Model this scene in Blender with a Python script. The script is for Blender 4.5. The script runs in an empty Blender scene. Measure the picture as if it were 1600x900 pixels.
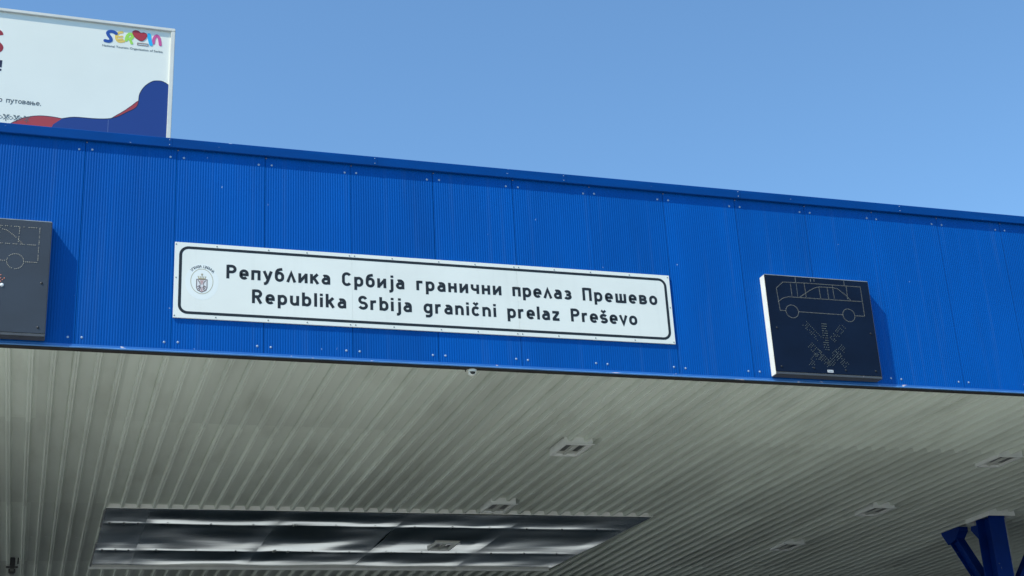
import bpy, bmesh, math, random
from mathutils import Matrix, Vector
random.seed(7)
scn = bpy.context.scene
COL = scn.collection
ZO = 6.8                       # height of the canopy's lower edge above the ground

# ------------------------------------------------------------------ camera, sky, sun, exposure
cam_d = bpy.data.cameras.new('camera')
cam_d.sensor_width = 36.0
cam_d.lens = 2282.25 / 1600 * 36.0
cam_d.clip_start = 0.1
cam_d.clip_end = 3000
cam = bpy.data.objects.new('camera', cam_d)
COL.objects.link(cam)
R_ = (0.95122609, -0.30387535, -0.05318551)
U_ = (-0.06283775, -0.35964445, 0.93097115)
F_ = (0.30202706, 0.88222199, 0.36119803)
cam.matrix_world = Matrix(((R_[0], U_[0], -F_[0], -0.30078),
                           (R_[1], U_[1], -F_[1], -15.27197),
                           (R_[2], U_[2], -F_[2], -5.24839 + ZO),
                           (0, 0, 0, 1)))
scn.camera = cam

SUN_DIR = Vector((0.287, 0.130, -0.385)).normalized()
world = bpy.data.worlds.new('World')
scn.world = world
world.use_nodes = True
wn = world.node_tree.nodes
wn.clear()
sky = wn.new('ShaderNodeTexSky')
sky.sky_type = 'NISHITA'
sky.sun_disc = False
sky.sun_elevation = math.asin(-SUN_DIR.z)
sky.sun_rotation = math.atan2(-SUN_DIR.x, -SUN_DIR.y)
sky.altitude = 400
sky.air_density = 1.0
sky.dust_density = 0.35
sky.ozone_density = 3.5
bg = wn.new('ShaderNodeBackground')
bg.inputs['Strength'].default_value = 0.15
tint = wn.new('ShaderNodeMix'); tint.data_type = 'RGBA'; tint.blend_type = 'MULTIPLY'
tint.inputs['Factor'].default_value = 1.0
tint.inputs['B'].default_value = (0.84, 1.04, 1.07, 1)     # clearer, more cyan air than the model's
wo = wn.new('ShaderNodeOutputWorld')
world.node_tree.links.new(sky.outputs[0], tint.inputs['A'])
world.node_tree.links.new(tint.outputs['Result'], bg.inputs['Color'])
world.node_tree.links.new(bg.outputs[0], wo.inputs['Surface'])

sun_d = bpy.data.lights.new('sun', 'SUN')
sun_d.energy = 3.65
sun_d.angle = math.radians(0.53)
sun_d.color = (1.0, 0.955, 0.82)
sun = bpy.data.objects.new('sun', sun_d)
COL.objects.link(sun)
sun.rotation_euler = SUN_DIR.to_track_quat('-Z', 'Y').to_euler()
sun.location = (-20, -20, 40)

scn.view_settings.view_transform = 'Standard'
scn.view_settings.look = 'None'
scn.view_settings.gamma = 1.0
scn.view_settings.exposure = 0.5
scn.view_settings.use_curve_mapping = False
scn.cycles.max_bounces = 10
scn.cycles.diffuse_bounces = 6
scn.cycles.glossy_bounces = 4

# ------------------------------------------------------------------ materials
def mat(name, color, rough=0.5, metal=0.0, spec=0.5, var=0.0, scale=(1, 1, 1), detail=4.0,
        var2=None, bump=0.0, bump_scale=40.0, chips=None, coat=0.0):
    """Principled material with object-space noise variation, optional second colour, bump and chips."""
    m = bpy.data.materials.new(name)
    m.use_nodes = True
    nt = m.node_tree
    n, l = nt.nodes, nt.links
    p = n['Principled BSDF']
    p.inputs['Roughness'].default_value = rough
    p.inputs['Metallic'].default_value = metal
    p.inputs['Specular IOR Level'].default_value = spec
    p.inputs['Coat Weight'].default_value = coat
    c = (*color, 1)
    p.inputs['Base Color'].default_value = c
    geo = n.new('ShaderNodeNewGeometry')
    last = None
    if var > 0:
        mp = n.new('ShaderNodeMapping'); mp.inputs['Scale'].default_value = scale
        l.new(geo.outputs['Position'], mp.inputs['Vector'])
        nz = n.new('ShaderNodeTexNoise'); nz.inputs['Scale'].default_value = 1.0
        nz.inputs['Detail'].default_value = detail
        l.new(mp.outputs[0], nz.inputs['Vector'])
        ramp = n.new('ShaderNodeMapRange')
        ramp.inputs['From Min'].default_value = 0.3; ramp.inputs['From Max'].default_value = 0.7
        l.new(nz.outputs['Fac'], ramp.inputs['Value'])
        mix = n.new('ShaderNodeMix'); mix.data_type = 'RGBA'
        lo = var2 if var2 else tuple(v * (1 - var) for v in color)
        mix.inputs['A'].default_value = c
        mix.inputs['B'].default_value = (*lo, 1)
        l.new(ramp.outputs[0], mix.inputs['Factor'])
        l.new(mix.outputs['Result'], p.inputs['Base Color'])
        last = mix.outputs['Result']
        rr = n.new('ShaderNodeMapRange')
        rr.inputs['To Min'].default_value = max(0.02, rough - 0.08); rr.inputs['To Max'].default_value = rough + 0.08
        l.new(nz.outputs['Fac'], rr.inputs['Value'])
        l.new(rr.outputs[0], p.inputs['Roughness'])
    if chips:
        ccol, csc, thr = chips
        mp = n.new('ShaderNodeMapping'); mp.inputs['Scale'].default_value = csc
        l.new(geo.outputs['Position'], mp.inputs['Vector'])
        nz = n.new('ShaderNodeTexNoise'); nz.inputs['Scale'].default_value = 1.0
        nz.inputs['Detail'].default_value = 3.0
        l.new(mp.outputs[0], nz.inputs['Vector'])
        rp = n.new('ShaderNodeMapRange')
        rp.inputs['From Min'].default_value = thr; rp.inputs['From Max'].default_value = thr + 0.03
        l.new(nz.outputs['Fac'], rp.inputs['Value'])
        mix = n.new('ShaderNodeMix'); mix.data_type = 'RGBA'
        mix.inputs['A'].default_value = c
        if last: l.new(last, mix.inputs['A'])
        mix.inputs['B'].default_value = (*ccol, 1)
        l.new(rp.outputs[0], mix.inputs['Factor'])
        l.new(mix.outputs['Result'], p.inputs['Base Color'])
    if bump > 0:
        nz = n.new('ShaderNodeTexNoise'); nz.inputs['Scale'].default_value = bump_scale
        nz.inputs['Detail'].default_value = 3.0
        l.new(geo.outputs['Position'], nz.inputs['Vector'])
        b = n.new('ShaderNodeBump'); b.inputs['Strength'].default_value = bump
        b.inputs['Distance'].default_value = 0.01
        l.new(nz.outputs['Fac'], b.inputs['Height'])
        l.new(b.outputs[0], p.inputs['Normal'])
    return m

M = {}
BLUE = (0.0, 0.090, 0.395)
M['fascia'] = mat('blue coated steel', BLUE, 0.42, var=0.16, scale=(2.2, 1, 0.5), detail=6, spec=0.08,
                  chips=((0.35, 0.50, 0.72), (13, 13, 9), 0.745))
M['coping'] = mat('blue flashing', (0.0, 0.060, 0.27), 0.45, var=0.2, scale=(1.3, 1, 6), spec=0.1,
                  chips=((0.35, 0.45, 0.6), (9, 20, 30), 0.72))
M['trim'] = mat('blue bottom trim', (0.02, 0.16, 0.52), 0.4, var=0.15, scale=(3, 1, 3),
                chips=((0.72, 0.62, 0.62), (5, 30, 10), 0.68))
M['lip'] = mat('chipped light blue lip', (0.10, 0.28, 0.62), 0.4, var=0.3, scale=(4, 1, 3),
               chips=((0.8, 0.68, 0.68), (4, 30, 10), 0.66))
M['dark_trim'] = mat('dark brown trim', (0.03, 0.026, 0.024), 0.7, var=0.4, scale=(6, 3, 3))
M['screw'] = mat('zinc screw head', (0.36, 0.46, 0.60), 0.4, 0.2, var=0.1, scale=(40, 40, 40))
M['rivet'] = mat('dull rivet', (0.25, 0.22, 0.25), 0.5, 0.2)
M['roof'] = mat('roof membrane', (0.25, 0.25, 0.24), 0.9, var=0.3, scale=(0.6, 0.6, 0.6))
M['fitting'] = mat('off white fitting', (0.62, 0.64, 0.60), 0.5, var=0.15, scale=(6, 6, 6))
M['slot'] = mat('dark slot shade', (0.09, 0.095, 0.09), 0.3)
M['bright_white'] = mat('fresh white closure', (0.9, 0.9, 0.87), 0.5)
M['white'] = mat('white powder coat', (0.80, 0.82, 0.80), 0.45, var=0.1, scale=(5, 5, 5))
M['board'] = mat('white sign sheet', (0.83, 0.835, 0.765), 0.4, var=0.07, scale=(1.0, 1, 2.2), detail=7)
M['board_edge'] = mat('white sign margin', (0.80, 0.82, 0.81), 0.35, var=0.08, scale=(3, 1, 3))
M['black'] = mat('black sign film', (0.008, 0.010, 0.012), 0.45)
M['rivet_dark'] = mat('sign rivet', (0.22, 0.24, 0.24), 0.5, 0.4)
M['disc'] = mat('sticker white', (0.82, 0.84, 0.80), 0.4)
M['gold'] = mat('dull gold print', (0.45, 0.42, 0.30), 0.5)
M['crest_dark'] = mat('crest dark print', (0.13, 0.09, 0.09), 0.5)
M['crest_red'] = mat('crest pale red print', (0.52, 0.34, 0.33), 0.5)
M['crest_white'] = mat('crest white print', (0.72, 0.70, 0.70), 0.5)
M['crown_gold'] = mat('crest crown print', (0.36, 0.30, 0.16), 0.5)
M['print_black'] = mat('grey black print', (0.05, 0.055, 0.06), 0.5)
M['signal_face'] = mat('dark signal face', (0.006, 0.014, 0.036), 0.5, var=0.25, scale=(2, 2, 3), spec=0.1,
                       bump=0.05, bump_scale=120)
M['signal_face_sheen'] = mat('faded signal face', (0.043, 0.052, 0.068), 0.45, var=0.2, scale=(2, 2, 3), spec=0.4,  # lighter than the other face: sky glancing off it, painted into the colour
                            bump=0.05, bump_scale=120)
M['signal_case'] = mat('light casing paint', (0.78, 0.78, 0.70), 0.5, var=0.12, scale=(3, 3, 6))
M['signal_case_dark'] = mat('grey casing lip', (0.075, 0.08, 0.09), 0.5, var=0.2, scale=(5, 5, 5),
                            chips=((0.40, 0.33, 0.33), (9, 9, 20), 0.73))
M['led_off'] = mat('unlit lamp lens', (0.15, 0.155, 0.14), 0.4, var=0.4, scale=(30, 30, 30))
M['led_dim'] = mat('unlit green lamp lens', (0.10, 0.125, 0.12), 0.4, var=0.6, scale=(25, 25, 25))
M['led_red'] = mat('red lamp lens', (0.80, 0.16, 0.06), 0.35, var=0.3, scale=(30, 30, 30))
M['label'] = mat('small white label', (0.8, 0.8, 0.8), 0.5)
M['bolt'] = mat('black bolt', (0.01, 0.011, 0.014), 0.4)
M['dome'] = mat('smoked dome', (0.02, 0.022, 0.022), 0.15, spec=0.5)
M['cam_white'] = mat('camera white plastic', (0.72, 0.72, 0.66), 0.45)
M['cam_black'] = mat('camera black plastic', (0.012, 0.012, 0.016), 0.5)
M['lens'] = mat('grey lens window', (0.12, 0.12, 0.12), 0.2)
M['col_blue'] = mat('blue column paint', (0.001, 0.030, 0.24), 0.5, var=0.3, scale=(2, 2, 1.5), spec=0.1, chips=((0.16, 0.18, 0.22), (9, 9, 4), 0.70))
M['col_edge'] = mat('worn grey flange edge', (0.30, 0.34, 0.38), 0.6, var=0.4, scale=(9, 9, 14))
M['bb_print'] = mat('billboard vinyl', (0.83, 0.845, 0.765), 0.4, var=0.06, scale=(1, 1, 1))
M['bb_frame'] = mat('cream billboard frame', (0.74, 0.73, 0.66), 0.45, var=0.15, scale=(3, 3, 3))
M['bb_back'] = mat('galvanised post', (0.35, 0.36, 0.36), 0.5, 0.6, var=0.2, scale=(4, 4, 4))
for nm, c in dict(p_navy=(0.008, 0.042, 0.22), p_red=(0.40, 0.045, 0.055), p_outline=(0.012, 0.016, 0.05),
                  l_navy=(0.015, 0.075, 0.34), l_yellow=(0.80, 0.56, 0.13), l_green=(0.35, 0.70, 0.10),
                  l_red=(0.42, 0.03, 0.045), l_cyan=(0.02, 0.44, 0.80), l_pink=(0.62, 0.10, 0.30),
                  l_brown=(0.30, 0.17, 0.15), p_dkred=(0.32, 0.02, 0.03), p_grey=(0.10, 0.12, 0.13)).items():
    M[nm] = mat('vinyl ' + nm[2:] + (' logo' if nm[0] == 'l' else ' print'), c, 0.4)
M['print_seam'] = mat('pale print seam', (0.10, 0.16, 0.36), 0.5)

def weather(m, rnd_amount, streak, col):
    """sheet-to-sheet tone shifts and faint run-off streaks on a coated steel material"""
    nt = m.node_tree; n, l = nt.nodes, nt.links
    p = n['Principled BSDF']
    src = p.inputs['Base Color'].links[0].from_socket
    oi = n.new('ShaderNodeObjectInfo')
    mr = n.new('ShaderNodeMapRange'); mr.inputs['To Min'].default_value = 1 - rnd_amount; mr.inputs['To Max'].default_value = 1 + rnd_amount
    l.new(oi.outputs['Random'], mr.inputs['Value'])
    cc = n.new('ShaderNodeCombineColor')
    for i in range(3): l.new(mr.outputs[0], cc.inputs[i])
    mul = n.new('ShaderNodeMix'); mul.data_type = 'RGBA'; mul.blend_type = 'MULTIPLY'; mul.inputs['Factor'].default_value = 1
    l.new(src, mul.inputs['A']); l.new(cc.outputs[0], mul.inputs['B'])
    geo = n.new('ShaderNodeNewGeometry')
    mp = n.new('ShaderNodeMapping'); mp.inputs['Scale'].default_value = (11, 1, 0.35)
    l.new(geo.outputs['Position'], mp.inputs['Vector'])
    nz = n.new('ShaderNodeTexNoise'); nz.inputs['Scale'].default_value = 1.0; nz.inputs['Detail'].default_value = 5
    l.new(mp.outputs[0], nz.inputs['Vector'])
    r2 = n.new('ShaderNodeMapRange'); r2.inputs['From Min'].default_value = 0.55; r2.inputs['From Max'].default_value = 0.8
    r2.inputs['To Max'].default_value = streak
    l.new(nz.outputs['Fac'], r2.inputs['Value'])
    mx = n.new('ShaderNodeMix'); mx.data_type = 'RGBA'; mx.inputs['B'].default_value = (*col, 1)
    l.new(r2.outputs[0], mx.inputs['Factor']); l.new(mul.outputs['Result'], mx.inputs['A'])
    l.new(mx.outputs['Result'], p.inputs['Base Color'])
weather(M['fascia'], 0.06, 0.35, (0.03, 0.12, 0.36))
weather(M['board'], 0.012, 0.15, (0.55, 0.56, 0.50))

def soffit_mat():
    m = mat('pale grey profiled steel', (0.74, 0.79, 0.72), 0.45, var=0.12, scale=(1.2, 0.35, 1), spec=0.12)
    nt = m.node_tree; n, l = nt.nodes, nt.links
    p = n['Principled BSDF']
    geo = n.new('ShaderNodeNewGeometry')
    sep = n.new('ShaderNodeSeparateXYZ'); l.new(geo.outputs['Position'], sep.inputs[0])
    # tone of each rolled sheet (0.942 m cover, three lengths)
    a = n.new('ShaderNodeMath'); a.operation = 'MULTIPLY_ADD'; a.inputs[1].default_value = 1 / 0.942; a.inputs[2].default_value = 100.37
    l.new(sep.outputs['X'], a.inputs[0])
    f = n.new('ShaderNodeMath'); f.operation = 'FLOOR'; l.new(a.outputs[0], f.inputs[0])
    b = n.new('ShaderNodeMath'); b.operation = 'MULTIPLY_ADD'; b.inputs[1].default_value = 1 / 4.5; b.inputs[2].default_value = -2.85 / 4.5 + 40
    l.new(sep.outputs['Y'], b.inputs[0])
    g = n.new('ShaderNodeMath'); g.operation = 'FLOOR'; l.new(b.outputs[0], g.inputs[0])
    cb = n.new('ShaderNodeCombineXYZ'); l.new(f.outputs[0], cb.inputs[0]); l.new(g.outputs[0], cb.inputs[1])
    wn_ = n.new('ShaderNodeTexWhiteNoise'); wn_.noise_dimensions = '2D'; l.new(cb.outputs[0], wn_.inputs['Vector'])
    mr = n.new('ShaderNodeMapRange'); mr.inputs['To Min'].default_value = 0.85; mr.inputs['To Max'].default_value = 1.08
    l.new(wn_.outputs['Value'], mr.inputs['Value'])
    src = p.inputs['Base Color'].links[0].from_socket
    mul = n.new('ShaderNodeMix'); mul.data_type = 'RGBA'; mul.blend_type = 'MULTIPLY'
    mul.inputs['Factor'].default_value = 1.0
    l.new(src, mul.inputs['A'])
    cc = n.new('ShaderNodeCombineColor')
    for i in range(3): l.new(mr.outputs[0], cc.inputs[i])
    l.new(cc.outputs[0], mul.inputs['B'])
    # dust smears stretched along the sheets
    mp = n.new('ShaderNodeMapping'); mp.inputs['Scale'].default_value = (3.5, 0.8, 1)
    l.new(geo.outputs['Position'], mp.inputs['Vector'])
    nz = n.new('ShaderNodeTexNoise'); nz.inputs['Scale'].default_value = 1.0; nz.inputs['Detail'].default_value = 6
    l.new(mp.outputs[0], nz.inputs['Vector'])
    r2 = n.new('ShaderNodeMapRange'); r2.inputs['From Min'].default_value = 0.52; r2.inputs['From Max'].default_value = 0.75
    r2.inputs['To Max'].default_value = 0.35
    l.new(nz.outputs['Fac'], r2.inputs['Value'])
    mx = n.new('ShaderNodeMix'); mx.data_type = 'RGBA'
    mx.inputs['B'].default_value = (0.42, 0.44, 0.38, 1)
    l.new(r2.outputs[0], mx.inputs['Factor']); l.new(mul.outputs['Result'], mx.inputs['A'])
    l.new(mx.outputs['Result'], p.inputs['Base Color'])
    return m
M['soffit'] = soffit_mat()

def steel_mat():
    m = mat('bright stainless sheet', (0.74, 0.73, 0.69), 0.13, 1.0, var=0.2, scale=(0.7, 1.5, 1))
    nt = m.node_tree; n, l = nt.nodes, nt.links
    p = n['Principled BSDF']
    geo = n.new('ShaderNodeNewGeometry')
    mp = n.new('ShaderNodeMapping'); mp.inputs['Scale'].default_value = (0.9, 3.0, 1)
    l.new(geo.outputs['Position'], mp.inputs['Vector'])
    nz = n.new('ShaderNodeTexNoise'); nz.inputs['Scale'].default_value = 1.0; nz.inputs['Detail'].default_value = 2
    l.new(mp.outputs[0], nz.inputs['Vector'])
    b = n.new('ShaderNodeBump'); b.inputs['Strength'].default_value = 0.25; b.inputs['Distance'].default_value = 0.01
    l.new(nz.outputs['Fac'], b.inputs['Height']); l.new(b.outputs[0], p.inputs['Normal'])
    return m
M['steel'] = steel_mat()
M['asphalt_worn'] = mat('worn grey asphalt', (0.07, 0.07, 0.068), 0.92, var=0.3, scale=(0.3, 0.3, 0.3), detail=8)
M['asphalt'] = mat('dark bounce asphalt', (0.03, 0.03, 0.03), 0.95, var=0.3, scale=(0.4, 0.4, 0.4), detail=8, bump=0.3, bump_scale=12)
M['ground'] = mat('worn concrete and asphalt', (0.52, 0.51, 0.46), 0.9, var=0.12, scale=(0.25, 0.25, 0.25), detail=8,
                  bump=0.3, bump_scale=8)

# ------------------------------------------------------------------ mesh helpers
def obj(name, bm, m, parent=None, smooth=False):
    me = bpy.data.meshes.new(name)
    bmesh.ops.recalc_face_normals(bm, faces=bm.faces[:]) if smooth is not None else None
    bm.to_mesh(me); bm.free()
    if isinstance(m, (list, tuple)):
        for k in m: me.materials.append(k)
    else:
        me.materials.append(m)
    if smooth:
        for p in me.polygons: p.use_smooth = True
    o = bpy.data.objects.new(name, me)
    COL.objects.link(o)
    if parent: o.parent = parent
    return o

def tag(o, label=None, cat=None, group=None, kind=None):
    if label: o['label'] = label
    if cat: o['category'] = cat
    if group: o['group'] = group
    if kind: o['kind'] = kind
    return o

def empty(name, loc, rot=(0, 0, 0)):
    o = bpy.data.objects.new(name, None)
    o.empty_display_size = 0.2
    COL.objects.link(o)
    o.location = loc; o.rotation_euler = rot
    return o

def box(bm, x0, x1, y0, y1, z0, z1, bevel=0.0, mi=0):
    vs = [bm.verts.new((x, y, z)) for x in (x0, x1) for y in (y0, y1) for z in (z0, z1)]
    fs = []
    for q in ((0, 1, 3, 2), (4, 6, 7, 5), (0, 4, 5, 1), (2, 3, 7, 6), (0, 2, 6, 4), (1, 5, 7, 3)):
        f = bm.faces.new([vs[i] for i in q]); f.material_index = mi; fs.append(f)
    if bevel > 0:
        es = list({e for f in fs for e in f.edges})
        bmesh.ops.bevel(bm, geom=es, offset=bevel, segments=2, affect='EDGES', clamp_overlap=True)
    return vs

def obox(name, m, parent, *a, **k):
    bm = bmesh.new(); box(bm, *a, **k); return obj(name, bm, m, parent)

def cyl(bm, c, axis, r, h, n=16, r2=None):
    """cylinder from c along axis (unit Vector) with height h"""
    ax = Vector(axis).normalized()
    t = ax.orthogonal().normalized(); b = ax.cross(t)
    r2 = r if r2 is None else r2
    A = [bm.verts.new(Vector(c) + (t * math.cos(2 * math.pi * i / n) + b * math.sin(2 * math.pi * i / n)) * r) for i in range(n)]
    B = [bm.verts.new(Vector(c) + ax * h + (t * math.cos(2 * math.pi * i / n) + b * math.sin(2 * math.pi * i / n)) * r2) for i in range(n)]
    for i in range(n):
        bm.faces.new((A[i], A[(i + 1) % n], B[(i + 1) % n], B[i]))
    bm.faces.new(A[::-1]); bm.faces.new(B)

def scatter(name, bm, m, parent, spots):
    """one small fitting and its copies, each an object of its own"""
    first = obj(name, bm, m, parent, smooth=None)
    for k, q in enumerate(spots):
        o = first if k == 0 else first.copy()
        if k: COL.objects.link(o); o.parent = parent
        o.location = q

def domecap(bm, c, axis, r, squash=1.0, n=14, rings=4):
    ax = Vector(axis).normalized(); t = ax.orthogonal().normalized(); b = ax.cross(t)
    prev = None
    for j in range(rings):
        a = (math.pi / 2) * j / rings
        ring = [bm.verts.new(Vector(c) + (t * math.cos(2 * math.pi * i / n) + b * math.sin(2 * math.pi * i / n)) * r * math.cos(a)
                             + ax * r * squash * math.sin(a)) for i in range(n)]
        if prev:
            for i in range(n): bm.faces.new((prev[i], prev[(i + 1) % n], ring[(i + 1) % n], ring[i]))
        else:
            bm.faces.new(ring[::-1])
        prev = ring
    top = bm.verts.new(Vector(c) + ax * r * squash)
    for i in range(n): bm.faces.new((prev[i], prev[(i + 1) % n], top))

def prism_y(bm, pts, y0, y1):
    """closed outline pts (x, z) extruded from y0 (front) to y1"""
    A = [bm.verts.new((x, y0, z)) for x, z in pts]
    B = [bm.verts.new((x, y1, z)) for x, z in pts]
    n = len(pts)
    fa = bm.faces.new(A); fb = bm.faces.new(B[::-1])
    for i in range(n): bm.faces.new((A[i], A[(i + 1) % n], B[(i + 1) % n], B[i]))
    fa.normal_update(); fb.normal_update()
    bmesh.ops.triangulate(bm, faces=[fa, fb])

def ribbon(bm, pts, w, y0, y1, closed=False):
    """stroke of width w along pts (x, z), a thin solid from y0 (front) to y1 (back)"""
    P = []
    for p in pts:
        if not P or (Vector(p) - P[-1]).length > 1e-6: P.append(Vector(p))
    if closed and (P[0] - P[-1]).length < 1e-6: P = P[:-1]
    n = len(P); L = []; Rr = []
    for i in range(n):
        a = P[i - 1] if (i > 0 or closed) else None
        c = P[(i + 1) % n] if (i < n - 1 or closed) else None
        d0 = (P[i] - a).normalized() if a is not None else None
        d1 = (c - P[i]).normalized() if c is not None else None
        if d0 is None: d0 = d1
        if d1 is None: d1 = d0
        n0 = Vector((-d0.y, d0.x)); n1 = Vector((-d1.y, d1.x))
        mm = n0 + n1
        if mm.length < 1e-4: mm = n0.copy()
        mm.normalize()
        k = min(2.2, 1 / max(0.3, mm.dot(n0)))
        L.append(P[i] + mm * (w / 2 * k)); Rr.append(P[i] - mm * (w / 2 * k))
    vf = [(bm.verts.new((a.x, y0, a.y)), bm.verts.new((b.x, y0, b.y)), bm.verts.new((a.x, y1, a.y)), bm.verts.new((b.x, y1, b.y))) for a, b in zip(L, Rr)]
    m = n if closed else n - 1
    for i in range(m):
        j = (i + 1) % n
        a, b = vf[i], vf[j]
        bm.faces.new((a[0], b[0], b[1], a[1]))
        bm.faces.new((a[0], a[2], b[2], b[0]))
        bm.faces.new((a[1], b[1], b[3], a[3]))
    if not closed:
        for a in (vf[0], vf[-1]): bm.faces.new((a[0], a[1], a[3], a[2]))

def arc(cx, cy, rx, ry, a0, a1, n=10):
    return [(cx + rx * math.cos(math.radians(a0 + (a1 - a0) * i / n)), cy + ry * math.sin(math.radians(a0 + (a1 - a0) * i / n))) for i in range(n + 1)]

def smooth_curve(pts, closed=False, sub=8):
    """Catmull-Rom through pts"""
    n = len(pts); out = []
    for i in range(n if closed else n - 1):
        if closed:
            p = [pts[(i + k) % n] for k in (-1, 0, 1, 2)]
        else:
            p = [pts[max(0, min(n - 1, i + k))] for k in (-1, 0, 1, 2)]
        for s in range(sub):
            t = s / sub
            out.append(tuple(0.5 * ((2 * p[1][d]) + (-p[0][d] + p[2][d]) * t + (2 * p[0][d] - 5 * p[1][d] + 4 * p[2][d] - p[3][d]) * t * t
                                    + (-p[0][d] + 3 * p[1][d] - 3 * p[2][d] + p[3][d]) * t ** 3) for d in (0, 1)))
    if not closed: out.append(tuple(pts[-1]))
    return out

# ------------------------------------------------------------------ lettering: stroke alphabet (cap height 7, x-height 5, stroke 1.15)
SW = 1.15
b_, x_, c_ = SW / 2, 5 - SW / 2, 7 - SW / 2
r_ = 1.55
def O_(w=3.1):
    r = w / 2
    return arc(r, x_ - r, r, r, 180, 0, 12) + arc(r, b_ + r, r, r, 0, -180, 12) + [(0, x_ - r)]
def dot(x): return [(x, 5.75), (x, 6.95)]
CARON = [(0.35, 7.0), (1.5, 5.95), (2.65, 7.0)]
A_LOW = [[(0.25, 4.15), (0.7, x_ - 0.02), (1.5, x_)] + arc(1.5, x_ - 1.35, 1.35, 1.35, 90, 0, 8) + [(2.85, 0)],
         [(2.85, 2.85), (1.2, 2.85)] + arc(1.2, 1.71, 1.2, 1.135, 90, 270, 12) + [(1.7, b_), (2.3, 0.8), (2.85, 1.35)]]
E_LOW = [[(0, 2.45), (3.05, 2.45), (3.05, x_ - 1.525)] + arc(1.525, x_ - 1.525, 1.525, 1.525, 0, 180, 14) + arc(1.525, b_ + 1.525, 1.525, 1.525, 180, 318, 10)]
P_LOW = [[(0, 5), (0, -1.9)], O_()]
N_LOW = [[(0, 0), (0, 5)], [(0, x_ - 1.5)] + arc(1.5, x_ - 1.5, 1.5, 1.5, 180, 0, 12) + [(3.0, 0)]]
C_LOW = [arc(1.5, x_ - 1.5, 1.5, 1.5, 35, 180, 10) + arc(1.5, b_ + 1.5, 1.5, 1.5, 180, 325, 10)]
S_LOW = [arc(1.45, x_ - 0.98, 1.4, 0.98, 25, 245, 12) + arc(1.45, b_ + 0.98, 1.5, 0.98, 65, -155, 12)]
J_LOW = [[(1, 5), (1, -0.5)] + arc(0.0, -0.5, 1.0, 1.0, 0, -90, 6) + [(-0.45, -1.5)], dot(1)]
K_ARM = [[(3.0, 5.05), (0.25, 2.25)], [(1.15, 3.0), (3.15, -0.05)]]
BOWL = [(0, c_), (1.75, c_)] + arc(1.75, c_ - 1.5, 1.65, 1.5, 90, -90, 12) + [(0, c_ - 3.0)]
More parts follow.
